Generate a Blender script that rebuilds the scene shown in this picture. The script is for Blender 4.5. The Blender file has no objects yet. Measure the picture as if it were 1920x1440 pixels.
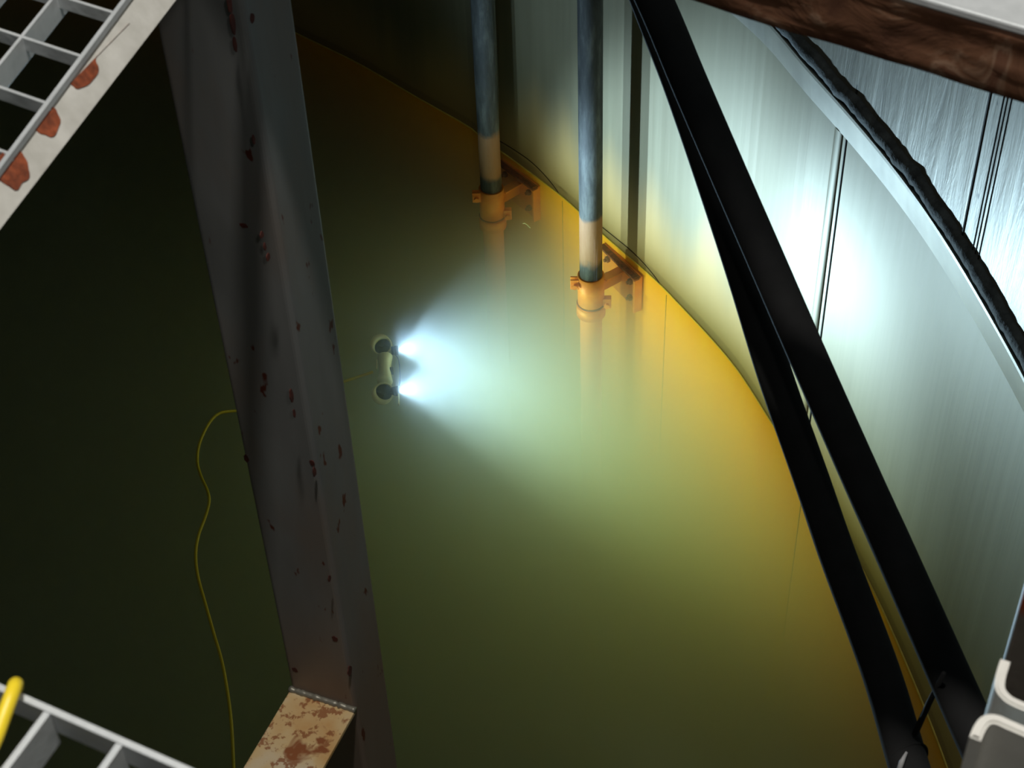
import bpy, bmesh, math, random
from mathutils import Vector, Matrix, noise
random.seed(7)
scene = bpy.context.scene
C = scene.collection
PI = math.pi

# ------------------------------------------------------------------ camera
F, CX, CY, H = 3100.0, 960.0, 720.0, 4.0            # focal length in px of the 1920 frame, camera height over the water
VX, VY = 1100.0, 4000.0                             # where plumb lines meet
_d = Vector((VX - CX, VY - CY, F)).normalized()
_z = -_d
_y = (Vector((0, 0, 1)) - _z * _z.z).normalized()
_x = _y.cross(_z)
cam_d = bpy.data.cameras.new('camera'); cam = bpy.data.objects.new('camera', cam_d); C.objects.link(cam)
# camera axes in the world: right = (x.x,y.x,z.x), down = (.y), forward = (.z)
right = Vector((_x.x, _y.x, _z.x)); down = Vector((_x.y, _y.y, _z.y)); fwd = Vector((_x.z, _y.z, _z.z))
m = Matrix((right, -down, -fwd)).transposed().to_4x4(); m.translation = Vector((0, 0, H))
cam.matrix_world = m
cam_d.sensor_width = 36; cam_d.lens = F / 1920 * 36; cam_d.clip_start = 0.05; cam_d.clip_end = 100
cam_d.dof.use_dof = True; cam_d.dof.focus_distance = 5.8; cam_d.dof.aperture_fstop = 20
scene.camera = cam

# ------------------------------------------------------------------ world, lamps, exposure
w = bpy.data.worlds.new('night'); scene.world = w; w.use_nodes = True
w.node_tree.nodes['Background'].inputs[0].default_value = (0.50, 0.56, 0.52, 1)
w.node_tree.nodes['Background'].inputs[1].default_value = 0.022
scene.view_settings.view_transform = 'Standard'; scene.view_settings.look = 'None'
scene.view_settings.exposure = 0.0; scene.view_settings.gamma = 1.0; scene.view_settings.use_curve_mapping = False
scene.cycles.volume_bounces = 3
scene.cycles.max_bounces = 8
scene.cycles.transparent_max_bounces = 12
scene.cycles.sample_clamp_indirect = 4.0

def lamp(name, typ, loc, target, energy, color, parent=None, **kw):
    l = bpy.data.lights.new(name, typ); l.energy = energy; l.color = color
    for k, v in kw.items(): setattr(l, k, v)
    o = bpy.data.objects.new(name, l); C.objects.link(o)
    loc = Vector(loc); dr = (Vector(target) - loc).normalized()
    o.location = loc; o.rotation_euler = dr.to_track_quat('-Z', 'Y').to_euler()
    if parent: o.parent = parent
    return o
# work lamp high over the platform
lamp('work_lamp_light', 'SPOT', (0.0, 0.85, 6.2), (0.0, 1.0, 3.0), 330, (1.0, 0.96, 0.90), shadow_soft_size=0.08, spot_size=math.radians(32), spot_blend=0.5)
lamp('hand_lamp_light', 'POINT', (0.22, -0.15, 4.35), (0, 1, 0), 15, (1.0, 0.96, 0.90), shadow_soft_size=0.05)
lamp('wall_fill_light', 'SPOT', (-0.1, 2.6, 5.2), (1.0, 3.3, 2.6), 50, (0.93, 1.0, 0.98), shadow_soft_size=0.08, spot_size=math.radians(70), spot_blend=0.8)  # unseen spot added to brighten the upper-right wall

# ------------------------------------------------------------------ projection helpers (photo pixel -> place)
O = Vector((0, 0, H))
def ray(px, py):
    return (right * (px - CX) + down * (py - CY) + fwd * F).normalized()
def U(px, py, z=0.0):
    r = ray(px, py); return O + r * ((z - H) / r.z)
def Dp(px, py, d):
    return O + ray(px, py) * d
TC = Vector((-4.737, 2.073)); TR = 5.937
KN = [(-180, 5.935), (0, 5.931), (7, 5.935), (12.5, 5.941), (18.3, 5.935), (22, 5.953), (26, 5.944), (30.3, 5.924), (33, 5.933), (36.0, 5.927), (38.3, 5.926), (38.8, 5.939), (42.4, 5.927), (47.2, 5.941), (52, 5.952), (90, 5.94), (180, 5.935)]
def wall_r(deg):
    for (a, ra), (b, rb) in zip(KN, KN[1:]):
        if a <= deg <= b:
            t = (deg - a) / (b - a)
            if b - a > 1: t = t * t * (3 - 2 * t)
            return ra + (rb - ra) * t
    return TR
def wall_pt(deg, z, off=0.0):
    r = wall_r(deg) + off; a = math.radians(deg)
    return Vector((TC.x + r * math.cos(a), TC.y + r * math.sin(a), z))
def W(px, py, off=0.0):
    """angle and height where the line of sight meets the tank wall"""
    d = ray(px, py); ox, oy = O.x - TC.x, O.y - TC.y; r = TR + off
    a = d.x**2 + d.y**2; b = 2 * (ox * d.x + oy * d.y); c = ox**2 + oy**2 - r * r
    t = (-b + math.sqrt(b * b - 4 * a * c)) / (2 * a); p = O + d * t
    return math.degrees(math.atan2(p.y - TC.y, p.x - TC.x)), p.z

SCAT, ANIS, ABSD, ABS_COL = 2.1, 0.35, 0.9, (0.86, 0.95, 0.0, 1)   # the water
ROV_E = 185
# ------------------------------------------------------------------ materials
class NT:
    def __init__(s, name):
        s.m = bpy.data.materials.new(name); s.m.use_nodes = True; s.t = s.m.node_tree; s.t.nodes.clear()
        s.out = s.n('ShaderNodeOutputMaterial')
    def n(s, typ, **kw):
        x = s.t.nodes.new(typ)
        for k, v in kw.items():
            if k.startswith('i_'): x.inputs[k[2:].replace('_', ' ')].default_value = v
            else: setattr(x, k, v)
        return x
    def l(s, a, b): s.t.links.new(a, b)
    def coord(s, sc=(1, 1, 1)):
        tc = s.n('ShaderNodeNewGeometry'); mp = s.n('ShaderNodeMapping'); mp.inputs['Scale'].default_value = sc
        s.l(tc.outputs['Position'], mp.inputs['Vector']); return mp.outputs[0]
    def noise(s, sc, scale, detail=4, rough=0.55, dist=0.0):
        x = s.n('ShaderNodeTexNoise'); x.inputs['Scale'].default_value = scale; x.inputs['Detail'].default_value = detail
        x.inputs['Roughness'].default_value = rough; x.inputs['Distortion'].default_value = dist
        s.l(s.coord(sc), x.inputs['Vector']); return x.outputs['Fac']
    def ramp(s, fac, stops):
        r = s.n('ShaderNodeValToRGB'); e = r.color_ramp.elements
        while len(e) < len(stops): e.new(0.5)
        for k, (p, c) in enumerate(stops):
            e[k].position = p; e[k].color = (c[0], c[1], c[2], 1) if isinstance(c, tuple) else (c, c, c, 1)
        s.l(fac, r.inputs[0]); return r.outputs[0]
    def mix(s, fac, a, b):
        x = s.n('ShaderNodeMix', data_type='RGBA')
        for sock, v in ((x.inputs[0], fac), (x.inputs[6], a), (x.inputs[7], b)):
            if isinstance(v, (int, float)): sock.default_value = v
            elif isinstance(v, tuple): sock.default_value = (v[0], v[1], v[2], 1)
            else: s.l(v, sock)
        return x.outputs[2]
    def math(s, op, a, b=0.0):
        x = s.n('ShaderNodeMath', operation=op)
        for sock, v in ((x.inputs[0], a), (x.inputs[1], b)):
            if isinstance(v, (int, float)): sock.default_value = v
            else: s.l(v, sock)
        return x.outputs[0]
    def z(s):
        g = s.n('ShaderNodeNewGeometry'); x = s.n('ShaderNodeSeparateXYZ'); s.l(g.outputs['Position'], x.inputs[0]); return x.outputs[2]
    def smooth(s, v, a, b, va=0.0, vb=1.0):
        x = s.n('ShaderNodeMapRange', interpolation_type='SMOOTHSTEP'); s.l(v, x.inputs[0])
        x.inputs[1].default_value = a; x.inputs[2].default_value = b; x.inputs[3].default_value = va; x.inputs[4].default_value = vb
        return x.outputs[0]
    def bsdf(s, col, metal=0.0, rough=0.5, bump=None, bs=0.2, bd=0.002, **kw):
        b = s.n('ShaderNodeBsdfPrincipled')
        for nm, v in (('Base Color', col), ('Metallic', metal), ('Roughness', rough)):
            if isinstance(v, tuple): b.inputs[nm].default_value = (v[0], v[1], v[2], 1)
            elif isinstance(v, (int, float)): b.inputs[nm].default_value = v
            else: s.l(v, b.inputs[nm])
        for k, v in kw.items(): b.inputs[k.replace('_', ' ')].default_value = v
        if bump is not None:
            bp = s.n('ShaderNodeBump'); bp.inputs['Strength'].default_value = bs; bp.inputs['Distance'].default_value = bd
            s.l(bump, bp.inputs['Height']); s.l(bp.outputs[0], b.inputs['Normal'])
        s.l(b.outputs[0], s.out.inputs[0]); return s.m

def mat_wall():
    t = NT('stainless_tank_wall'); z = t.z()
    streak = t.noise((9, 9, 0.35), 2.2, 5, 0.6)
    blot = t.noise((1, 1, 0.6), 1.6, 3, 0.5)
    steel = t.ramp(streak, [(0.30, (0.185, 0.165, 0.105)), (0.55, (0.205, 0.185, 0.12)), (0.8, (0.225, 0.205, 0.135))])
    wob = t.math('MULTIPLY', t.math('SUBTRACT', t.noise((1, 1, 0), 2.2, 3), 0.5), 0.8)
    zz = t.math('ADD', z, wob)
    tan_fade = t.smooth(zz, 0.10, 0.50, 1.0, 0.0)                       # tan tone above the waterline, fading out upward
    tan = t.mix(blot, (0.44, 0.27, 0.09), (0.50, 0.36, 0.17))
    above = t.mix(t.math('MULTIPLY', tan_fade, 0.92), steel, tan)
    brown_edge = t.smooth(z, 0.035, 0.05, 1.0, 0.0)  # narrow brown band just above the waterline
    above = t.mix(t.math('MULTIPLY', brown_edge, 0.35), above, (0.20, 0.13, 0.06))
    below = t.ramp(t.noise((3, 3, 0.7), 2.0, 4), [(0.3, (0.98, 0.40, 0.012)), (0.7, (1.0, 0.48, 0.018))])  # yellow-orange of water-filtered lamp light, painted into the submerged wall
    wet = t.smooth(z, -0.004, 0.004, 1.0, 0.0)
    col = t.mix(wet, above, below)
    metal = t.math('MULTIPLY', t.math('SUBTRACT', 1.0, wet), t.math('SUBTRACT', 0.3, t.math('MULTIPLY', tan_fade, 0.2)))
    rough = t.math('ADD', t.math('MULTIPLY', streak, 0.05), t.math('ADD', 0.50, t.math('MULTIPLY', wet, 0.4)))
    h = t.math('ADD', t.math('MULTIPLY', t.noise((14, 14, 0.5), 2.0, 4), 0.4), t.noise((1.2, 1.2, 0.5), 1.5, 2))
    return t.bsdf(col, metal, rough, h, 0.12, 0.012)
def mat_upper():
    t = NT('streaked_upper_plate')
    s1 = t.noise((8, 8, 0.9), 2.0, 6, 0.62, 0.4)
    s2 = t.noise((30, 30, 0.8), 2.2, 5, 0.7, 0.3)
    col = t.ramp(s1, [(0.25, (0.07, 0.065, 0.045)), (0.40, (0.20, 0.185, 0.145)), (0.75, (0.30, 0.28, 0.225))])
    dirt = t.ramp(s2, [(0.60, 0.0), (0.68, 1.0)])
    zf = t.smooth(t.z(), 1.6, 2.5, 0.15, 1.0)
    col = t.mix(t.math('MULTIPLY', t.math('MULTIPLY', dirt, zf), 0.7), col, (0.10, 0.09, 0.06))
    spots = t.ramp(t.noise((6, 6, 2.5), 5.0, 3, 0.6), [(0.70, 0.0), (0.73, 1.0)])
    col = t.mix(spots, col, (0.05, 0.05, 0.04))
    return t.bsdf(col, 0.35, 0.42, s1, 0.4, 0.01)
def mat_galv(name, a=(0.50, 0.53, 0.54), b=(0.66, 0.69, 0.70), rough=0.5, metal=0.25, rust=0.0):
    t = NT(name); n = t.noise((1, 1, 1), 22, 5, 0.6)
    col = t.ramp(n, [(0.35, a), (0.7, b)])
    if rust:
        r = t.ramp(t.noise((1, 1, 1), 9, 5, 0.6), [(rust, 0.0), (rust + 0.05, 1.0)])
        col = t.mix(r, col, (0.22, 0.06, 0.02))
    return t.bsdf(col, metal, rough, n, 0.3, 0.004)
def mat_flat(name, col, rough=0.5, metal=0.0, var=0.15, scale=30, bump=0.2, bd=0.002, **kw):
    t = NT(name); n = t.noise((1, 1, 1), scale, 4)
    lo = tuple(c * (1 - var) for c in col); hi = tuple(min(1, c * (1 + var)) for c in col)
    return t.bsdf(t.ramp(n, [(0.3, lo), (0.7, hi)]), metal, rough, n, bump, bd, **kw)
def mat_post():
    t = NT('grey_painted_steel_with_rust'); base = t.noise((4, 4, 0.8), 3.0, 4)
    col = t.ramp(base, [(0.3, (0.16, 0.165, 0.16)), (0.7, (0.21, 0.215, 0.21))])
    br = t.ramp(t.noise((3, 3, 1.2), 2.3, 4), [(0.48, 0.0), (0.68, 0.6)])
    col = t.mix(br, col, (0.20, 0.16, 0.13))
    low = t.smooth(t.z(), 1.55, 1.95, 0.55, 0.0)
    col = t.mix(low, col, (0.20, 0.11, 0.06))
    sp = t.ramp(t.noise((1, 1, 0.45), 30, 3, 0.6), [(0.66, 0.0), (0.69, 1.0)])
    col = t.mix(sp, col, (0.10, 0.022, 0.01))
    return t.bsdf(col, 0.1, 0.55, base, 0.3, 0.004)
def mat_rusty_cream():
    t = NT('cream_paint_eaten_by_rust'); n = t.noise((1, 1, 1), 7, 4)
    col = t.ramp(n, [(0.35, (0.62, 0.54, 0.40)), (0.52, (0.60, 0.42, 0.20)), (0.68, (0.52, 0.27, 0.08))])
    a = t.ramp(t.noise((1, 1, 1), 38, 5, 0.7), [(0.53, 0.0), (0.57, 1.0)])
    b = t.ramp(t.noise((1, 1, 1), 12, 4, 0.6, 0.5), [(0.62, 0.0), (0.67, 1.0)])
    col = t.mix(t.math('MAXIMUM', t.math('MULTIPLY', a, 0.85), b), col, (0.24, 0.07, 0.015))
    return t.bsdf(col, 0.0, 0.6, n, 0.5, 0.004)
def mat_brown():
    t = NT('brown_scaled_rust'); n = t.noise((1, 1, 1), 14, 5, 0.6, 1.2)
    col = t.ramp(n, [(0.3, (0.075, 0.028, 0.012)), (0.55, (0.13, 0.055, 0.025)), (0.63, (0.22, 0.13, 0.08)), (0.68, (0.12, 0.05, 0.025))])
    return t.bsdf(col, 0.0, 0.7, n, 0.6, 0.006)
def mat_pipe():
    t = NT('weathered_grey_pipe'); z = t.z(); n = t.noise((6, 6, 1.2), 5, 5, 0.65)
    col = t.ramp(n, [(0.3, (0.025, 0.028, 0.028)), (0.5, (0.055, 0.06, 0.058)), (0.7, (0.13, 0.14, 0.13))])
    wob = t.math('MULTIPLY', t.math('SUBTRACT', t.noise((1, 1, 1), 12, 3), 0.5), 0.08)
    zz = t.math('ADD', z, wob)
    rust = t.math('MULTIPLY', t.smooth(zz, 0.27, 0.30, 1.0, 0.0), t.smooth(zz, 0.055, 0.09, 0.0, 1.0))
    col = t.mix(t.math('MULTIPLY', rust, 0.9), col, t.mix(n, (0.30, 0.12, 0.035), (0.42, 0.24, 0.12)))
    wet = t.smooth(z, -0.003, 0.003, 1.0, 0.0)
    col = t.mix(wet, col, t.mix(n, (0.80, 0.24, 0.03), (0.92, 0.40, 0.09)))  # submerged part painted the orange of light filtered by the water
    return t.bsdf(col, 0.0, 0.72, n, 0.4, 0.003)
def mat_orange():
    t = NT('orange_water_tint_bracket'); n = t.noise((1, 1, 1), 18, 4)  # steel given the orange that the water's filtering lends the light
    return t.bsdf(t.ramp(n, [(0.3, (0.78, 0.22, 0.02)), (0.7, (0.92, 0.36, 0.05))]), 0.1, 0.5, n, 0.4, 0.003)
def mat_water():
    t = NT('murky_green_water')
    tr = t.n('ShaderNodeBsdfTransparent'); gl = t.n('ShaderNodeBsdfGlossy'); gl.inputs['Roughness'].default_value = 0.03
    fr = t.n('ShaderNodeFresnel'); fr.inputs['IOR'].default_value = 1.33
    g = t.n('ShaderNodeNewGeometry')
    lw = t.math('MULTIPLY', fr.outputs[0], t.math('SUBTRACT', 1.0, g.outputs['Backfacing']))
    n = t.noise((1, 1, 1), 2.5, 3); bp = t.n('ShaderNodeBump'); bp.inputs['Strength'].default_value = 0.05; bp.inputs['Distance'].default_value = 0.01
    t.l(n, bp.inputs['Height']); t.l(bp.outputs[0], gl.inputs['Normal'])
    mx = t.n('ShaderNodeMixShader'); t.l(lw, mx.inputs[0]); t.l(tr.outputs[0], mx.inputs[1]); t.l(gl.outputs[0], mx.inputs[2])
    t.l(mx.outputs[0], t.out.inputs['Surface'])
    sc = t.n('ShaderNodeVolumeScatter'); sc.inputs['Color'].default_value = (0.84, 0.94, 1.0, 1)
    sc.inputs['Density'].default_value = SCAT; sc.inputs['Anisotropy'].default_value = ANIS
    ab = t.n('ShaderNodeVolumeAbsorption'); ab.inputs['Color'].default_value = ABS_COL; ab.inputs['Density'].default_value = ABSD
    ad = t.n('ShaderNodeAddShader'); t.l(sc.outputs[0], ad.inputs[0]); t.l(ab.outputs[0], ad.inputs[1])
    t.l(ad.outputs[0], t.out.inputs['Volume'])
    return t.m


M = dict(wall=mat_wall(), upper=mat_upper(), galv=mat_galv('galvanised_steel'), post=mat_post(), cream=mat_rusty_cream(), brown=mat_brown(),
         pipe=mat_pipe(), orange=mat_orange(), water=mat_water(),
         galv_rust=mat_galv('galvanised_steel_warm', (0.52, 0.51, 0.46), (0.70, 0.69, 0.64), 0.5, 0.15),
         rust=mat_flat('orange_brown_rust', (0.20, 0.045, 0.014), 0.8, 0, 0.6, 90, 0.6, 0.004),
         black=mat_flat('black_rubber', (0.010, 0.010, 0.010), 0.9, 0, 0.3, 25),
         caulk=mat_flat('dark_grey_sealant', (0.055, 0.06, 0.058), 0.75, 0, 0.5, 22, 0.8, 0.012),
         scale=mat_flat('bright_meniscus_line', (0.95, 0.66, 0.12), 0.5),  # yellow stands in for the bright rim of the water
         redrust=mat_flat('dark_red_rust', (0.075, 0.014, 0.008), 0.8, 0, 0.5, 60),
         brownline=mat_flat('brown_lap_line', (0.07, 0.035, 0.012), 0.7),
         dark=mat_flat('dark_joint', (0.02, 0.02, 0.018), 0.8),
         strip=mat_flat('pale_flange_steel', (0.24, 0.225, 0.18), 0.42, 0.4, 0.15, 8),
         seam=mat_flat('ochre_joint', (0.55, 0.30, 0.03), 0.6),
         weld=mat_flat('bright_weld_bead', (0.66, 0.64, 0.55), 0.32, 0.3, 0.1, 6),
         yellow=mat_flat('yellow_cable_jacket', (0.90, 0.68, 0.03), 0.4, 0, 0.05),
         rov_y=mat_flat('pale_yellow_plastic', (0.92, 0.82, 0.42), 0.4, 0, 0.05),
         rov_d=mat_flat('dark_grey_plastic', (0.05, 0.06, 0.06), 0.5, 0, 0.1),
         alu=mat_flat('bright_cut_steel', (0.72, 0.71, 0.66), 0.45, 0.1, 0.06),
         tie_w=mat_flat('light_grey_nylon', (0.45, 0.45, 0.45), 0.5),
         floor=mat_flat('tank_bottom', (0.05, 0.06, 0.03), 0.8))
def mat_lens():
    t = NT('lit_lamp_lens'); e = t.n('ShaderNodeEmission'); e.inputs[0].default_value = (0.93, 1, 1, 1); e.inputs[1].default_value = 12
    t.l(e.outputs[0], t.out.inputs[0]); return t.m
M['lens'] = mat_lens()

# ------------------------------------------------------------------ mesh helpers
def obj(name, bm, mat, parent=None, smooth=False):
    me = bpy.data.meshes.new(name); bmesh.ops.recalc_face_normals(bm, faces=bm.faces); bm.to_mesh(me); bm.free()
    me.materials.append(M[mat])
    if smooth:
        for p in me.polygons: p.use_smooth = True
    o = bpy.data.objects.new(name, me); C.objects.link(o)
    if parent:
        o.parent = parent; o.matrix_parent_inverse = parent.matrix_world.inverted() if parent.parent is None else (Matrix.Translation(-parent.matrix_world.translation))
    return o
def empty(name, loc):
    o = bpy.data.objects.new(name, None); C.objects.link(o); o.location = loc; o.empty_display_size = 0.05
    o.matrix_world = Matrix.Translation(Vector(loc)); return o
def tag(o, label=None, cat=None, group=None, kind=None):
    for k, v in (('label', label), ('category', cat), ('group', group), ('kind', kind)):
        if v: o[k] = v
    return o
def prism(bm, pts, z0, z1):
    a = [bm.verts.new((p[0], p[1], z0)) for p in pts]; b = [bm.verts.new((p[0], p[1], z1)) for p in pts]; n = len(pts)
    bm.faces.new(a[::-1]); bm.faces.new(b)
    for i in range(n): bm.faces.new((a[i], a[(i + 1) % n], b[(i + 1) % n], b[i]))
def obox(bm, c, ax, ay, az, sx, sy, sz, bev=0.0):
    """box at c along unit axes with full sizes"""
    vs = {}
    c = Vector(c)
    for i in (-1, 1):
        for j in (-1, 1):
            for k in (-1, 1): vs[i, j, k] = bm.verts.new(c + ax * (i * sx / 2) + ay * (j * sy / 2) + az * (k * sz / 2))
    fs = []
    for q in (((-1,-1,-1),(-1,-1,1),(-1,1,1),(-1,1,-1)), ((1,-1,-1),(1,1,-1),(1,1,1),(1,-1,1)), ((-1,-1,-1),(1,-1,-1),(1,-1,1),(-1,-1,1)),
              ((-1,1,-1),(-1,1,1),(1,1,1),(1,1,-1)), ((-1,-1,-1),(-1,1,-1),(1,1,-1),(1,-1,-1)), ((-1,-1,1),(1,-1,1),(1,1,1),(-1,1,1))):
        fs.append(bm.faces.new([vs[k] for k in q]))
    if bev:
        es = {e for f in fs for e in f.edges}
        bmesh.ops.bevel(bm, geom=list(es), offset=bev, segments=2, affect='EDGES', profile=0.5)
def catmull(P, n=8):
    P = [Vector(p) for p in P]; out = []
    for i in range(len(P) - 1):
        p0, p1, p2, p3 = P[max(i - 1, 0)], P[i], P[i + 1], P[min(i + 2, len(P) - 1)]
        for k in range(n):
            t = k / n; out.append(0.5 * ((2 * p1) + (p2 - p0) * t + (2 * p0 - 5 * p1 + 4 * p2 - p3) * t * t + (3 * p1 - p0 - 3 * p2 + p3) * t**3))
    out.append(P[-1]); return out
def tube(bm, pts, r, seg=16, cap=True, round_end=False):
    pts = [Vector(p) for p in pts]; n = len(pts); rings = []
    rr = r if callable(r) else (lambda i: r)
    ref = None
    for i, p in enumerate(pts):
        t = (pts[min(i + 1, n - 1)] - pts[max(i - 1, 0)]).normalized()
        if ref is None: ref = t.orthogonal().normalized()
        ref = (ref - t * ref.dot(t)).normalized(); b = t.cross(ref)
        rings.append([bm.verts.new(p + (ref * math.cos(2*PI*k/seg) + b * math.sin(2*PI*k/seg)) * rr(i)) for k in range(seg)])
    for a, b in zip(rings, rings[1:]):
        for k in range(seg): bm.faces.new((a[k], a[(k+1) % seg], b[(k+1) % seg], b[k]))
    if cap: bm.faces.new(rings[0][::-1]); bm.faces.new(rings[-1])
def ring_solid(bm, c, axis, r0, r1, h, seg=40, a0=0, a1=2*PI):
    """hollow cylinder"""
    axis = Vector(axis).normalized(); u = axis.orthogonal().normalized(); v = axis.cross(u); c = Vector(c)
    full = abs(a1 - a0 - 2 * PI) < 1e-6; n = seg if full else seg + 1; R = []
    for k in range(n):
        a = a0 + (a1 - a0) * k / seg; d = u * math.cos(a) + v * math.sin(a)
        R.append([bm.verts.new(c + d * r + axis * z) for r, z in ((r0, -h/2), (r1, -h/2), (r1, h/2), (r0, h/2))])
    for k in range(seg):
        A, B = R[k], R[(k + 1) % n]
        for j in range(4): bm.faces.new((A[j], A[(j+1) % 4], B[(j+1) % 4], B[j]))
    if not full: bm.faces.new(R[0]); bm.faces.new(R[-1][::-1])
def torus(bm, c, axis, R, r, seg=40, sec=14, fn=None):
    axis = Vector(axis).normalized(); u = axis.orthogonal().normalized(); v = axis.cross(u); c = Vector(c); rings = []
    for k in range(seg):
        a = 2*PI*k/seg; d = u*math.cos(a)+v*math.sin(a); q = r * (fn(d) if fn else 1)
        rings.append([bm.verts.new(c + d*(R + q*math.cos(2*PI*j/sec)) + axis*(q*math.sin(2*PI*j/sec))) for j in range(sec)])
    for k in range(seg):
        A, B = rings[k], rings[(k+1) % seg]
        for j in range(sec): bm.faces.new((A[j], A[(j+1) % sec], B[(j+1) % sec], B[j]))
def band(bm, a0, a1, prof, step=0.5):
    """sweep a closed (offset, z) profile round the tank wall; inward offsets are negative"""
    full = a1 - a0 >= 359.9; n = max(2, int((a1 - a0) / step)); R = []
    for k in range(n + (0 if full else 1)):
        a = a0 + (a1 - a0) * k / n
        if a > 180: a -= 360
        R.append([bm.verts.new(wall_pt(a, z, o)) for o, z in prof])
    m_ = len(prof)
    for k in range(n):
        A, B = R[k], R[(k + 1) % len(R)]
        for j in range(m_): bm.faces.new((A[j], A[(j+1) % m_], B[(j+1) % m_], B[j]))
    if not full: bm.faces.new(R[0]); bm.faces.new(R[-1][::-1])
X, Y, Z = Vector((1, 0, 0)), Vector((0, 1, 0)), Vector((0, 0, 1))

# ------------------------------------------------------------------ the tank
LZ = 1.38                                            # height of the ring joint
FLOOR = -2.2
bm = bmesh.new(); band(bm, -180, 180, [(0, FLOOR), (0.06, FLOOR), (0.06, LZ - 0.03), (0, LZ - 0.03)])
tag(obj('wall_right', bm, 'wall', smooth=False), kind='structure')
bm = bmesh.new(); band(bm, -180, 180, [(0.0, LZ + 0.06), (0.06, LZ + 0.06), (0.06, 5.2), (0.0, 5.2)])
tag(obj('wall_upper', bm, 'upper'), kind='structure')
bm = bmesh.new(); band(bm, -180, 180, [(-0.006, LZ - 0.05), (0.06, LZ - 0.05), (0.06, LZ + 0.05), (-0.018, LZ + 0.045), (-0.018, LZ + 0.035)])
tag(obj('trim_1', bm, 'strip'), kind='structure')
# lumpy sealant bead lying on the ring
bm = bmesh.new(); pts = []
for k in range(0, 361):
    a = -5 + k * 60 / 360
    z = LZ + 0.075 + 0.012 * noise.noise(Vector((a * 0.9, 0, 0))); pts.append(wall_pt(a, z, 0.000))
tube(bm, pts, lambda i: 0.024 * (1 + 0.35 * noise.noise(Vector((i * 0.35, 3, 0))) * 0.5 + 0.12 * noise.noise(Vector((i * 0.9, 7, 0)))), 12)
tag(obj('trim_2', bm, 'caulk', smooth=True), kind='structure')
bm = bmesh.new(); prism(bm, [wall_pt(a, 0, 0.055).xy for a in range(-180, 180, 3)], FLOOR - 0.1, FLOOR)
tag(obj('floor', bm, 'floor'), kind='structure')

# joints between the plates
def joint(name, a, z0, z1, width, proud, mat, n=1):
    bm = bmesh.new(); t = math.radians(a); rad = Vector((math.cos(t), math.sin(t), 0)); tan = Vector((-rad.y, rad.x, 0))
    if mat == 'weld':
        c = wall_pt(a, 0, 0.0); k = 16
        prism(bm, [(c + tan * (width / 2 * math.cos(PI * j / k)) - rad * (proud * math.sin(PI * j / k))).xy for j in range(k + 1)] + [(c - tan*width/2 + rad*0.02).xy, (c + tan*width/2 + rad*0.02).xy], z0, z1)
    else: obox(bm, wall_pt(a, (z0 + z1) / 2, 0.005 - proud / 2), rad, tan, Z, proud + 0.01, width, z1 - z0)
    return tag(obj(name, bm, 'wall' if mat == 'weld' else mat), kind='structure')
aS, zS = W(1592, 245); aS2, zS2 = W(1540, 620)
aS = (aS + aS2) / 2
joint('trim_3', aS, 0.0, LZ - 0.05, 0.004, 0.003, 'dark')
joint('trim_4', aS + 0.42, 0.0, LZ - 0.05, 0.045, 0.008, 'weld')
aV = W(1826, 330)[0]
joint('trim_5', aV, LZ + 0.07, 3.2, 0.006, 0.003, 'dark')
for q, px in enumerate((1852, 1859, 1867)):
    joint('trim_%d' % (6 + q), W(px, 330)[0], LZ + 0.07, 3.2, 0.0025, 0.002, 'dark')
joint('trim_9', W(1245, 600)[0], -0.9, -0.02, 0.004, 0.002, 'seam')
joint('trim_10', W(1057, 420)[0], -0.9, -0.02, 0.004, 0.002, 'seam')
joint('trim_11', W(1495, 1000)[0], -0.9, -0.02, 0.004, 0.002, 'seam')
bm = bmesh.new(); tube(bm, [wall_pt(a * 0.5, 0.001, -0.001) for a in range(-10, 130)], 0.0035, 8)
tag(obj('trim_14', bm, 'scale', smooth=True), kind='structure')  # bright meniscus at the water's edge, painted as a thin yellow line
# thin lap line that wavers just above the water
for q, (pa, pb, hgt) in enumerate((((905, 255), (1050, 362), 0.062), ((1100, 410), (1236, 531), 0.040))):
    a0, a1 = W(*pb)[0], W(*pa)[0]
    bm = bmesh.new(); n = 40
    tube(bm, [wall_pt(a0 + (a1 - a0) * k / n, hgt * math.sin(PI / 2 * min(1, (k / n) * 2.2)) ** 0.8 - hgt * 0.5 * (k / n) ** 3, 0.0005) for k in range(n + 1)], 0.0028, 8)
    tag(obj('trim_%d' % (12 + q), bm, 'brownline', smooth=True), kind='structure')

# ------------------------------------------------------------------ the water
bm = bmesh.new(); prism(bm, [wall_pt(a, 0, 0.03).xy for a in range(-180, 180, 2)], FLOOR - 0.05, 0.0)
tag(obj('tank_water', bm, 'water'), 'murky olive green water filling the round tank', 'water', kind='stuff')

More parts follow.
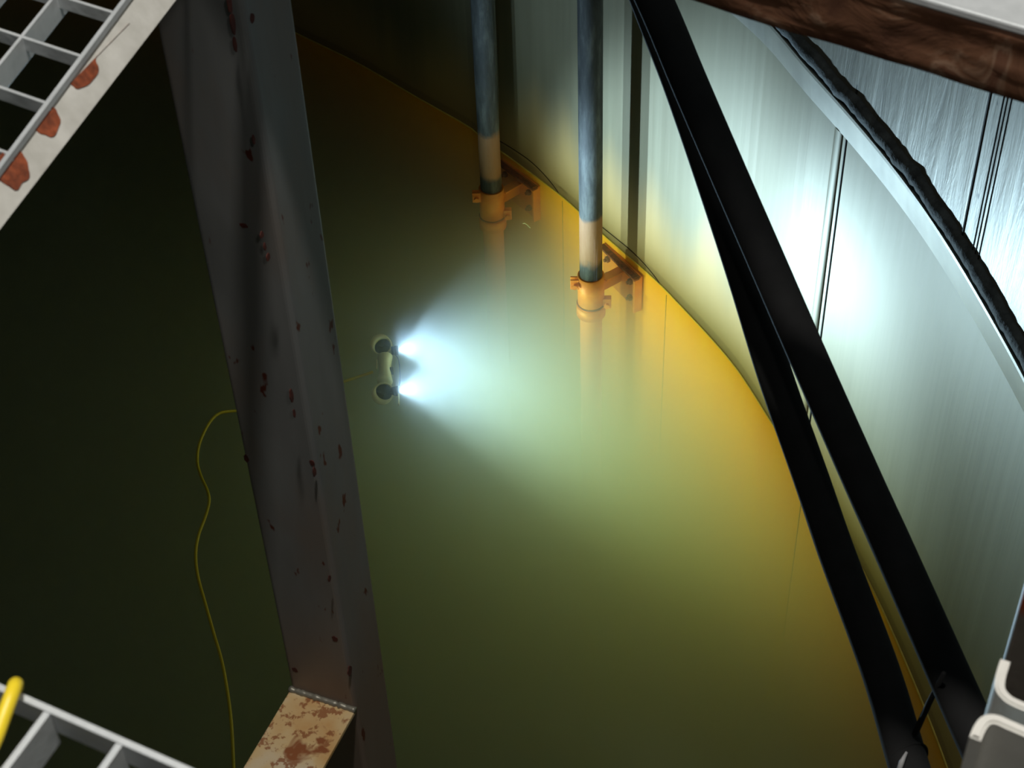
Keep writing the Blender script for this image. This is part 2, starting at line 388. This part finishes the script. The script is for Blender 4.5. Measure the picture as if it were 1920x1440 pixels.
# ------------------------------------------------------------------ pipes with clamps and wall brackets
def riser(px, py, top, label, blabel):
    base = U(px, py, 0.0); R = 0.043
    a = math.atan2(base.y - TC.y, base.x - TC.x); deg = math.degrees(a)
    rad = Vector((math.cos(a), math.sin(a), 0)); tan = Vector((-rad.y, rad.x, 0))
    up = (Z + (Vector((0.01, 0, 0)) * (top[0] / 1.0))).normalized()
    bm = bmesh.new(); tube(bm, [base - up * 1.9, base + up * 3.4], R, 32)
    p = obj('standpipe', bm, 'pipe', smooth=True); tag(p, label, 'pipe', 'standpipes in front of the tank wall')
    p.data.transform(Matrix.Translation(-base)); p.location = base
    rt = empty('pipe_bracket', base + Z * -0.1); tag(rt, blabel, 'bracket', 'pipe brackets under the waterline')
    c = base - up * 0.075
    bm = bmesh.new(); ring_solid(bm, c, up, R + 0.0005, R + 0.008, 0.15, 40); obj('collar', bm, 'orange', rt, True)
    bm = bmesh.new(); torus(bm, c - up * 0.062, up, R + 0.009, 0.0035, 40, 8); obj('seam_ring', bm, 'rust', rt, True)
    bm = bmesh.new(); ring_solid(bm, c - up * 0.095, up, R + 0.0005, R + 0.013, 0.045, 40); obj('lower_band', bm, 'orange', rt, True)
    view = (base - O); view.z = 0; view.normalize(); side = Vector((view.y, -view.x, 0))     # towards the right of the picture
    for s, dz, nm in ((-1, -0.03, 'clamp_lug'), (1, -0.125, 'clamp_lug')):
        lc = base + side * (s * (R + 0.018)) + Z * dz - view * 0.012
        for k in (-1, 1):
            bm = bmesh.new(); obox(bm, lc + view * (0.010 * k), side, view, Z, 0.034, 0.007, 0.045, 0.002); obj(nm, bm, 'orange', rt)
        bm = bmesh.new(); tube(bm, [lc - view * 0.03, lc + view * 0.028], 0.006, 6); 
        tube(bm, [lc - view * 0.031, lc - view * 0.020], 0.011, 6); tube(bm, [lc + view * 0.018, lc + view * 0.026], 0.011, 6); obj('clamp_bolt', bm, 'orange', rt)
    # arm from the collar to the wall plate, a little to the right along the wall
    pa = deg + 0.4
    plc = wall_pt(pa, -0.115, -0.008); r2 = Vector((math.cos(math.radians(pa)), math.sin(math.radians(pa)), 0)); t2 = Vector((-r2.y, r2.x, 0))
    bm = bmesh.new(); obox(bm, plc, r2, t2, Z, 0.016, 0.25, 0.17, 0.002); obj('wall_plate', bm, 'orange', rt)
    bm = bmesh.new(); obox(bm, plc - r2*0.012 - t2*0.118, r2, t2, Z, 0.03, 0.012, 0.17, 0.002); obj('plate_flange', bm, 'orange', rt)
    bm = bmesh.new(); obox(bm, plc - r2*0.014 + Z*0.080, r2, t2, Z, 0.032, 0.25, 0.010, 0.002); obj('plate_lip', bm, 'rust', rt)
    for dt in (0.085, -0.075):
        for dz in (-0.045, 0.035):
            q = plc + t2 * dt + Z * dz - r2 * 0.008
            bm = bmesh.new(); tube(bm, [q, q - r2 * 0.012], 0.013, 6); tube(bm, [q - r2*0.01, q - r2 * 0.022], 0.007, 10); obj('plate_bolt', bm, 'rust', rt)
    st = base + rad * (R + 0.006) - Z * 0.075 ; en = plc - r2 * 0.006 + Z * 0.01
    ax = (en - st); L = ax.length; ax.normalize(); sy = ax.cross(Z).normalized(); sz = sy.cross(ax)
    bm = bmesh.new(); obox(bm, (st + en) / 2, ax, sy, sz, L, 0.012, 0.05, 0.002); obox(bm, (st + en) / 2 + sz*0.028, ax, sy, sz, L, 0.04, 0.008, 0.002); obj('arm', bm, 'orange', rt)
riser(1108, 515, (-0.4, 0), 'grey weathered vertical pipe nearer the black hoses, right of the two', 'orange clamp and wall bracket on the right pipe, bolts showing clearly')
riser(921, 352, (0.0, 0), 'grey vertical pipe with an orange rust patch, left of the two', 'orange clamp and wall bracket on the left pipe, partly lost in murk')

# ------------------------------------------------------------------ underwater robot
RZ = -0.11
la, lb = U(745, 657, RZ), U(746, 733, RZ)            # lamp lenses, far and near
mid = (la + lb) / 2; lat = (la - lb).normalized(); fw_ = Vector((lat.y, -lat.x, 0)).normalized()
if fw_.x < 0: fw_ = -fw_
rov = empty('underwater_robot', mid - fw_ * 0.06); tag(rov, 'small pale yellow underwater robot shining two white lamps through the murky water', 'underwater robot')
ra, rb = U(716, 648, RZ), U(719, 736, RZ)
for rc, s in ((ra, 1), (rb, -1)):
    ax = (Z * 0.80 - lat * 0.55 + lat * 0.10 * s - fw_ * 0.05).normalized()
    big = (lat * s * 0.8 - fw_ * 0.6)
    bm = bmesh.new(); torus(bm, rc, ax, 0.035, 0.0075, 44, 14, lambda d: 0.45 + 1.3 * max(0, d.dot(big.normalized()))); rg = obj('thruster_ring', bm, 'rov_y', rov, True)
    bm = bmesh.new(); tube(bm, [rc - ax * 0.035, rc - ax * 0.006], 0.031, 36); obj('thruster_housing', bm, 'rov_d', rov, True)
    bm = bmesh.new(); tube(bm, [rc - ax * 0.008, rc + ax * 0.004], 0.008, 16)
    for k in range(4):
        an = k * PI / 2 + 0.4; u = ax.orthogonal().normalized(); v = ax.cross(u); d = u*math.cos(an) + v*math.sin(an); q = ax.cross(d)
        obox(bm, rc + d * 0.018 - ax * 0.003, d, (q * 0.85 + ax * 0.5).normalized(), (ax * 0.85 - q * 0.5).normalized(), 0.024, 0.011, 0.0015)
    obj('propeller', bm, 'rov_d', rov)
# waisted hull between the rings: closed loops across the body
bm = bmesh.new(); rings = []; N = 20; mr = (ra + rb) / 2 - Z * 0.004
for i in range(25):
    t = -1 + 2 * i / 24; wdt = 0.022 + 0.008 * t * t; hgt = 0.026 + 0.006 * (1 - t * t); c = mr + lat * (t * 0.072) + fw_ * (0.008)
    if i in (0, 24): wdt *= 0.6; hgt *= 0.6
    rings.append([bm.verts.new(c + fw_ * (wdt * (abs(math.cos(a))**0.8 * (1 if math.cos(a) > 0 else -1))) + Z * (hgt * math.sin(a))) for a in [2*PI*k/N for k in range(N)]])
for A, B in zip(rings, rings[1:]):
    for k in range(N): bm.faces.new((A[k], A[(k+1) % N], B[(k+1) % N], B[k]))
bm.faces.new(rings[0]); bm.faces.new(rings[-1])
obj('hull', bm, 'rov_y', rov, True)
bm = bmesh.new(); obox(bm, mr - fw_*0.020 + Z*0.027, lat, fw_, Z, 0.05, 0.004, 0.004, 0.001); obj('rear_trim', bm, 'rov_y', rov)
# front frame and camera port
bm = bmesh.new(); tube(bm, catmull([la - fw_*0.02 - Z*.01, la + fw_*0.002 - lat*0.03 - Z*.012, mid + fw_ * 0.008 - Z*.012, lb + fw_*0.002 + lat*0.03 - Z*.012, lb - fw_*0.02 - Z*.01], 6), 0.0025, 10); obj('front_frame', bm, 'rov_d', rov, True)
bm = bmesh.new(); tube(bm, [mid - fw_*0.045, mid - fw_*0.016], 0.014, 24); obj('camera_port', bm, 'rov_d', rov, True)
bm = bmesh.new(); obox(bm, lb - lat*0.045 + fw_*0.002, lat, fw_, Z, 0.055, 0.005, 0.012, 0.002); obj('fin', bm, 'rov_y', rov)
_az, _el = math.radians(7), math.radians(1); bdir = Vector((math.cos(_az) * math.cos(_el), math.sin(_az) * math.cos(_el), math.sin(_el)))
for c in (la, lb):
    bm = bmesh.new(); tube(bm, [c - fw_*0.022, c - fw_ * 0.006], 0.016, 24); ring_solid(bm, c - fw_*0.003, fw_, 0.0135, 0.018, 0.012, 28); h_ = obj('lamp_housing', bm, 'rov_d', rov, True)
    bm = bmesh.new(); tube(bm, [c - fw_*0.006, c - fw_*0.0005], 0.0135, 24); obj('lamp_lens', bm, 'lens', rov)
    l = lamp('robot_lamp_light', 'SPOT', c + fw_ * 0.004, c + bdir, ROV_E, (0.45, 0.68, 1.0), shadow_soft_size=0.012, spot_size=math.radians(108), spot_blend=0.38)
    lt = l.data; lt.use_nodes = True; em = lt.node_tree.nodes['Emission']; fo = lt.node_tree.nodes.new('ShaderNodeLightFalloff')
    fo.inputs['Strength'].default_value = 1.0; prev = None
    for nm, kq in (('Quadratic', 0.03), ('Linear', 0.20), ('Constant', 0.50)):
        ad = lt.node_tree.nodes.new('ShaderNodeMath'); ad.operation = 'MULTIPLY_ADD'; ad.inputs[1].default_value = kq; ad.inputs[2].default_value = 0.0
        lt.node_tree.links.new(fo.outputs[nm], ad.inputs[0])
        if prev: lt.node_tree.links.new(prev.outputs[0], ad.inputs[2])
        prev = ad
    lt.node_tree.links.new(prev.outputs[0], em.inputs['Strength'])
    l.parent = rov; l.matrix_parent_inverse = rov.matrix_world.inverted()
    l2 = lamp('robot_lamp_spill', 'SPOT', c + fw_ * 0.008, c + fw_ - lat * 0.12 + Z * 0.9, 1.0, (0.45, 0.68, 1.0), shadow_soft_size=0.014, spot_size=math.radians(160), spot_blend=0.9)
    l2.data = l.data.copy(); l2.data.spot_size = math.radians(160); l2.data.spot_blend = 0.9; l2.data.energy = ROV_E * 0.24
    l2.parent = rov; l2.matrix_parent_inverse = rov.matrix_world.inverted()

# tether floating on the water
tp = [(432, 771), (408, 777), (390, 797), (374, 832), (370, 865), (377, 893), (389, 920), (392, 942), (384, 972), (372, 1005), (367, 1040), (371, 1080), (384, 1128), (401, 1188), (416, 1240), (427, 1300), (434, 1360), (438, 1440), (440, 1520)]
ztab = [-0.015, 0.0, 0.003, 0.004, 0.004, 0.004, 0.004, 0.004, 0.004, 0.004, 0.002, 0.001, 0.0, 0, 0.001, 0.003, 0.004, 0.01, 0.03]
start = rov.location - fw_ * 0.03
pre = [start, start + Vector((-0.25, -0.05, -0.05)), U(560, 745, -0.12), U(480, 768, -0.06)]
bm = bmesh.new(); tube(bm, catmull(pre + [U(x, y, z) for (x, y), z in zip(tp, ztab)], 8), 0.0052, 10)
tag(obj('tether', bm, 'yellow', smooth=True), 'thin yellow tether snaking on the dark water left of the steel column', 'cable')
# floating fleck
bm = bmesh.new(); f0 = U(980, 419, 0.002); tube(bm, catmull([f0, U(985, 419, 0.004), U(990, 423, 0.002), U(994, 427, 0.002)], 4), 0.002, 6)
tag(obj('floating_straw', bm, 'rov_y', smooth=True), 'tiny pale curled sliver floating right of the left pipe clamp', 'debris')

# ------------------------------------------------------------------ steel column and cross beam
zc = 1.6
A, B_ = U(545, 1290, zc), U(668, 1330, zc); A.z = B_.z = 0
e1 = (B_ - A).normalized(); wc = (B_ - A).length; e2 = Vector((-e1.y, e1.x, 0))       # e2 points away from the viewer
col = empty('steel_column', (A + B_) / 2 + e2 * wc / 2 + Z * FLOOR)
tag(col, 'tall grey square steel column with rust specks, standing in the tank', 'column')
bm = bmesh.new(); dd = 0.115
cc = A + e1 * wc / 2 + e2 * dd / 2
pl = []
for sx, sy in ((-1, -1), (1, -1), (1, 1), (-1, 1)):
    q = 0.009
    for k in range(5):
        an = math.atan2(sy, sx) + (k - 2) * PI / 8
        ctr = cc + e1 * sx * (wc/2 - q) + e2 * sy * (dd/2 - q)
        pl.append((ctr + (e1 * math.cos(an) + e2 * math.sin(an)) * q).xy)
nz = 60; zz = [FLOOR + (4.9 - FLOOR) * k / nz for k in range(nz + 1)]
rows = [[bm.verts.new((p[0], p[1], z)) for p in pl] for z in zz]
for a, b in zip(rows, rows[1:]):
    for k in range(len(pl)): bm.faces.new((a[k], a[(k+1) % len(pl)], b[(k+1) % len(pl)], b[k]))
bm.faces.new(rows[0][::-1]); bm.faces.new(rows[-1])
obj('shaft', bm, 'post', col)
xb = empty('cross_beam', A + e1 * wc / 2 + Z * (zc - 0.06)); tag(xb, 'rust-eaten cream steel beam welded to the foot of the visible column', 'beam')
bm = bmesh.new(); Lb = 0.62; obox(bm, A + e1 * wc/2 - e2 * (Lb/2) + Z * (zc - 0.005), e1, e2, Z, wc*0.99, Lb, 0.010, 0.002); obox(bm, A + e1 * 0.007 - e2 * (Lb/2) + Z * (zc - 0.055), e1, e2, Z, 0.010, Lb, 0.10, 0.002); obj('angle_section', bm, 'cream', xb)
bm = bmesh.new(); pts = [A + e1 * (wc * k / 30) - e2 * 0.003 + Z * (zc + 0.001 + 0.0025 * noise.noise(Vector((k * 0.9, 0, 0)))) for k in range(31)]
tube(bm, pts, lambda i: 0.006 * (1 + 0.5 * noise.noise(Vector((i * 0.8, 5, 0)))), 8); obj('weld', bm, 'strip', xb, True)

# ------------------------------------------------------------------ gratings
GZ = 3.2
def bar(bm, p, q, w, h, ztop):
    p, q = Vector(p), Vector(q); p.z = q.z = ztop - h / 2; ax = q - p; L = ax.length; ax.normalize(); obox(bm, (p + q) / 2, ax, Vector((-ax.y, ax.x, 0)), Z, L, w, h, 0.0006)
g0 = U(231, 0, GZ); g1 = U(0, 309, GZ)
ed = (g1 - g0).normalized(); inn = Vector((ed.y, -ed.x, 0))
if inn.x > 0: inn = -inn                                   # away from the opening (to the left)
gr = empty('floor_grating', (g0 + g1) / 2); tag(gr, 'pale galvanised square-mesh floor grating with a rust-stained edge plate, top left', 'grating')
nodes = [U(217, 23, GZ), U(153, 107, GZ), U(83, 196, GZ), U(9, 286, GZ)]
stp = ((nodes[3] - nodes[0]).length) / 3; crs = (U(153, 107, GZ) - U(40, 70, GZ)); cell = crs.length; cd = -crs.normalized()
bm = bmesh.new(); bar(bm, g0 - ed * 0.5, g1 + ed * 0.4, 0.0045, 0.007, GZ)
obj('edge_bar', bm, 'galv', gr)
# edge plate: an angle just outside the mesh, its wide face towards the opening
bm = bmesh.new(); 
a_ = U(231, 0, GZ - 0.006) - inn * 0.003; b_ = U(0, 309, GZ - 0.006) - inn * 0.003
c_ = U(330, 0, GZ - 0.030); d_ = U(0, 430, GZ - 0.030)
ext = lambda p, q, t: p + (q - p) * t
pc = (a_ + b_ + c_ + d_) / 4; pc = (a_ + b_) / 4 + (c_ + d_) / 4; tilt = ((a_ + b_) / 2 - (c_ + d_) / 2).normalized(); nrm = ed.cross(tilt).normalized()
c_, d_ = [O + ray(x, y) * ((pc - O).dot(nrm) / ray(x, y).dot(nrm)) for x, y in ((330, 0), (0, 430))]
ctop = [ext(a_, b_, t) for t in (-0.8, 1.6)]; cbot = [ext(c_, d_, t) for t in (-0.8, 1.6)]
pc = (a_ + b_ + c_ + d_) / 4; tilt = ((a_ + b_) / 2 - (c_ + d_) / 2).normalized(); nrm = ed.cross(tilt).normalized()
nf = nrm if nrm.dot(O - pc) > 0 else -nrm
vs = [bm.verts.new(p) for p in (ctop[0], ctop[1], cbot[1], cbot[0])] + [bm.verts.new(p - nf * 0.005) for p in (ctop[0], ctop[1], cbot[1], cbot[0])]
for f in ((0, 1, 2, 3), (7, 6, 5, 4), (0, 4, 5, 1), (1, 5, 6, 2), (2, 6, 7, 3), (3, 7, 4, 0)): bm.faces.new([vs[k] for k in f])
plate = obj('edge_plate', bm, 'galv_rust', gr)
TOPL = ((a_ + b_) / 2).dot(tilt) - 0.0045
def blob(name, ctr, along, down_, nrm_, la_, lb_, mat, parent, seed, th=0.0012):
    bm = bmesh.new(); n = 36; top = []; bot = []
    for k in range(n):
        t = 2*PI*k/n; r = 1 + 0.28 * noise.noise(Vector((math.cos(t)*1.6, math.sin(t)*1.6, seed)))
        p = ctr + along * (math.cos(t) * la_ * r) + down_ * (math.sin(t) * lb_ * r)
        ov = p.dot(down_) - TOPL
        if ov > 0: p = p - down_ * ov
        top.append(bm.verts.new(p + nrm_ * th)); bot.append(bm.verts.new(p - nrm_ * 0.001))
    bm.faces.new(top); bm.faces.new(bot[::-1])
    for k in range(n): bm.faces.new((top[k], top[(k+1) % n], bot[(k+1) % n], bot[k]))
    return obj(name, bm, mat, parent)
def on_plate(px, py, nrm_, p0):
    r = ray(px, py); t = (p0 - O).dot(nrm_) / r.dot(nrm_); return O + r * t
p0 = pc
for k, (px, py, ln, wd) in enumerate(((20, 318, 0.021, 0.015), (84, 224, 0.019, 0.013), (156, 134, 0.027, 0.010), (202, 66, 0.032, 0.005), (118, 163, 0.075, 0.0014))):
    blob('rust_patch', on_plate(px, py, nf, p0), ed, tilt, nf, ln, wd, 'rust', gr, k * 3.1)
# bearing bars parallel to the edge and cross bars
perp = inn
for k in range(1, 8):
    off = cd * (cell * k)
    bm = bmesh.new(); bar(bm, g0 - ed * 0.5 + off, g1 + ed * 0.5 + off, 0.0035, 0.026, GZ); obj('bearing_bar', bm, 'galv', gr)
for k in range(-4, 7):
    s = nodes[0] + ed * (stp * k)
    bm = bmesh.new(); bar(bm, s, s + cd * (cell * 7.2), 0.0035, 0.014, GZ - 0.0005); obj('cross_bar', bm, 'galv', gr)

TOPL = 1e9
for k, (px, py, fc, ll, ww) in enumerate(((431, 8, 1, .012, .003), (437, 45, 1, .014, .0035), (441, 84, 1, .010, .0025), (473, 34, 1, .006, .0035), (457, 423, 0, .004, .0045), (491, 441, 1, .005, .003),
        (497, 463, 1, .006, .002), (503, 482, 1, .006, .003), (476, 262, 1, .007, .0018), (547, 742, 1, .012, .003), (552, 775, 1, .009, .002), (590, 885, 1, .010, .003), (585, 868, 0, .006, .003), (462, 860, 0, .008, .003),
        (618, 1085, 1, .007, .003), (628, 1198, 0, .008, .004), (656, 1258, 1, .012, .005), (553, 1256, 0, .006, .004))):
    nn = e1 if fc else -e2; q0_ = A + e1 * (wc + 0.0002) if fc else A - e2 * 0.0002
    c_ = on_plate(px, py, nn, q0_)
    blob('rust_patch', c_, e2 if fc else e1, Z, nn, ww * 1.4, ll, 'redrust', col, k * 1.7 + 30, 0.0004)

h0 = U(-60, 1262, GZ); h1 = U(380, 1455, GZ); hd = (h1 - h0).normalized(); hin = Vector((hd.y, -hd.x, 0))
if hin.y > 0: hin = -hin
g2 = empty('floor_grating', (h0 + h1) / 2); tag(g2, 'blue-grey galvanised grating end with serrated-looking teeth, bottom left corner', 'grating')
g2['label'] = 'blue-grey galvanised floor grating in the bottom left corner, under the yellow cable'
bm = bmesh.new(); bar(bm, h0 - hd * 0.1, h1 + hd * 0.12, 0.0045, 0.020, GZ); obj('edge_bar', bm, 'galv', g2)
t0 = U(88, 1335, GZ); t1 = U(222, 1396, GZ); ts = (t1 - t0).length; td = (U(5, 1440, GZ) - U(84, 1335, GZ)).normalized()
for k in range(-2, 4):
    s = t0 + hd * (ts * k); bm = bmesh.new(); bar(bm, s, s + td * 0.25, 0.0045, 0.030, GZ)
    e = s + td * 0.022 ; obj('bearing_bar', bm, 'galv', g2)
bm = bmesh.new(); s = h0 + td * 0.07; bar(bm, s, s + (h1 - h0) * 1.1, 0.0035, 0.012, GZ); obj('cross_bar', bm, 'galv', g2)

# yellow cable over the grating edge
bm = bmesh.new()
cp = [U(31, 1283, GZ + 0.006), U(22, 1302, GZ + 0.012), U(6, 1345, GZ + 0.010), U(-12, 1392, GZ + 0.008), U(-50, 1470, GZ + 0.006)]
cp = [cp[0] - Z * 0.10 + Vector((0.0, -0.0, 0)), cp[0] - Z * 0.03] + cp
cp = [U(26, 1300, GZ - 0.09), U(30, 1290, GZ - 0.03), U(29, 1284, GZ + 0.004)] + cp[3:]
tube(bm, catmull(cp, 8), 0.0046, 14)
tag(obj('cable', bm, 'yellow', smooth=True), 'thick yellow cable hooked over the grating edge, bottom left corner', 'cable')

# ------------------------------------------------------------------ two black hoses and their tie
def hose(pts, label):
    bm = bmesh.new(); tube(bm, catmull([Dp(x, y, d) for x, y, d in pts], 8), 0.0285, 28)
    return tag(obj('hose', bm, 'black', smooth=True), label, 'hose', 'black hoses')
hl = [(1110, -260, 2.95), (1229, 40, 2.85), (1290, 200, 2.80), (1384, 480, 2.74), (1452, 700, 2.70), (1522, 900, 2.66), (1570, 1040, 2.60), (1650, 1255, 2.50), (1705, 1440, 2.42), (1780, 1690, 2.34)]
hr = [(1105, -260, 2.66), (1227, 0, 2.60), (1292, 154, 2.58), (1372, 340, 2.55), (1433, 480, 2.53), (1509, 655, 2.50), (1617, 900, 2.42), (1680, 1040, 2.36), (1803, 1318, 2.26), (1858, 1440, 2.22), (1970, 1690, 2.15)]
hose(hl, 'black hose on the left of the pair, crossing in front of the yellow band')
hose(hr, 'black hose on the right of the pair, overlapping the other at the top')
zt = empty('cable_tie', Dp(1718, 1370, 2.40)); tag(zt, 'thin black cable tie whose tail sticks up between the two black hoses', 'cable tie')
bm = bmesh.new(); tube(bm, [Dp(1716, 1375, 2.41), Dp(1742, 1318, 2.31), Dp(1770, 1262, 2.215)], lambda i: (0.0045, 0.0042, 0.003)[i], 8); obj('tail', bm, 'black', zt, True)
ax = (Dp(1740, 1550, 2.38) - Dp(1680, 1350, 2.45)).normalized()
bm = bmesh.new(); ctr_ = Dp(1703, 1424, 2.428); torus(bm, ctr_, (ax + Vector((0.25, 0, 0.25))).normalized(), 0.0295, 0.0022, 40, 8); obj('loop', bm, 'black', zt, True)
bm = bmesh.new(); tube(bm, [Dp(1684, 1450, 2.388), Dp(1691, 1428, 2.385), Dp(1700, 1410, 2.388)], lambda i: (0.004, 0.0038, 0.0018)[i], 8); o_ = obj('light_tail', bm, 'tie_w', zt, True); o_['label'] = 'light grey end'

# ------------------------------------------------------------------ rusty beam and plate, top right
BZ = 3.28
b0 = U(1706, 0, BZ); b1 = U(1920, 62, BZ); bd = (b1 - b0).normalized(); bo = Vector((-bd.y, bd.x, 0))
if bo.y < 0: bo = -bo
be = empty('edge_beam', (b0 + b1) / 2 - Z * 0.1); tag(be, 'brown rusted steel edge beam with a pale plate on top, upper right', 'beam')
low = U(1687, 124, BZ - 0.06); 
r = ray(1800, 152); q0 = (b0 + b1) / 2; nrm2 = -bo; t = (q0 - O).dot(nrm2) / r.dot(nrm2); bh = BZ - (O + r * t).z
bm = bmesh.new(); nx, nzv = 90, 10; s0 = b0 - bd * 0.9; Lx = 2.0; grid = []
for i in range(nx + 1):
    row = []
    for j in range(nzv + 1):
        p = s0 + bd * (Lx * i / nx); hh = bh * (1 + 0.035 * noise.noise(Vector((i * 0.35, 0, 1)))) ; p = p - Z * (hh * j / nzv + 0.002)
        p = p + bo * (0.004 * noise.noise(Vector((i * 0.3, j * 0.7, 2)))); row.append(bm.verts.new(p))
    grid.append(row)
back = [[bm.verts.new(v.co + bo * 0.014) for v in (row[0], row[-1])] for row in grid]
for i in range(nx):
    for j in range(nzv): bm.faces.new((grid[i][j], grid[i+1][j], grid[i+1][j+1], grid[i][j+1]))
    bm.faces.new((grid[i][0], back[i][0], back[i+1][0], grid[i+1][0])); bm.faces.new((grid[i][-1], grid[i+1][-1], back[i+1][1], back[i][1])); bm.faces.new((back[i][0], back[i][1], back[i+1][1], back[i+1][0]))
obj('rusted_web', bm, 'brown', be, True)
bm = bmesh.new(); obox(bm, s0 + bd * (Lx/2) + bo * 0.148 + Z * 0.002, bd, bo, Z, Lx, 0.30, 0.008, 0.002); obj('top_plate', bm, 'galv', be)

# ------------------------------------------------------------------ post and channels, right edge
pp = U(1893, 1200, 2.8); pv = Vector((0.90, -0.42, 0)).normalized(); pw = Vector((0.42, 0.90, 0)).normalized()
bm = bmesh.new(); obox(bm, Vector((pp.x, pp.y, 0)) + pv * 0.075 + pw * 0.06 + Z * (3.9 + FLOOR) / 2, pv, pw, Z, 0.15, 0.12, 3.9 - FLOOR, 0.004)
def mat_post2():
    t = NT('brown_grey_steel_with_red_rust'); n = t.noise((1, 1, 1), 20, 4)
    col = t.ramp(n, [(0.3, (0.12, 0.10, 0.085)), (0.7, (0.17, 0.145, 0.12))])
    r_ = t.math('MULTIPLY', t.ramp(t.noise((1, 1, 0.5), 16, 4), [(0.45, 0.0), (0.5, 1.0)]), t.smooth(t.z(), 2.83, 2.85, 0.0, 1.0))
    return t.bsdf(t.mix(r_, col, (0.26, 0.05, 0.015)), 0.1, 0.6, n, 0.3, 0.003)
M['post2'] = mat_post2()
tag(obj('steel_post', bm, 'post2'), 'brown-grey steel post with red rust, cut off by the right edge behind the channels', 'post')

def channel(path, ztop, th, depth, name, label):
    """bent-sheet section standing upright, its cut end up"""
    P = catmull([Vector((*U(x, y, ztop).xy, 0)) for x, y in path], 6); L, R = [], []
    for i, p in enumerate(P):
        t = (P[min(i+1, len(P)-1)] - P[max(i-1, 0)]).normalized(); n = Vector((-t.y, t.x, 0)); L.append(p + n*th/2); R.append(p - n*th/2)
    bm = bmesh.new(); n = len(P)
    T = [[bm.verts.new((v.x, v.y, z)) for v in S] for S in (L, R) for z in (ztop, ztop - depth)]
    for i in range(n - 1):
        bm.faces.new((T[0][i], T[0][i+1], T[2][i+1], T[2][i])); bm.faces.new((T[1][i], T[3][i], T[3][i+1], T[1][i+1]))
        bm.faces.new((T[0][i], T[1][i], T[1][i+1], T[0][i+1])); bm.faces.new((T[2][i], T[2][i+1], T[3][i+1], T[3][i]))
    bm.faces.new((T[0][0], T[2][0], T[3][0], T[1][0])); bm.faces.new((T[0][-1], T[1][-1], T[3][-1], T[2][-1]))
    bmesh.ops.recalc_face_normals(bm, faces=bm.faces)
    es = [e for e in bm.edges if all(abs(v.co.z - ztop) < 1e-6 for v in e.verts) and any(abs(f.normal.z) < 0.5 for f in e.link_faces)]
    bmesh.ops.bevel(bm, geom=es, offset=th * 0.22, segments=2, affect='EDGES')
    return tag(obj(name, bm, 'alu'), label, 'channel', 'steel channels at the right edge')
channel([(1886, 1236), (1877, 1266), (1876, 1288), (1888, 1305), (1906, 1316), (1940, 1330), (1990, 1352)], 3.10, 0.0065, 0.9, 'steel_channel', 'upper lipped steel channel end at the right edge, its lip turned up')
channel([(1829, 1383), (1838, 1362), (1850, 1348), (1868, 1346), (1890, 1355), (1920, 1368), (1980, 1394)], 3.14, 0.0072, 1.0, 'steel_channel', 'lower steel channel end in the bottom right corner, its lip turned down')
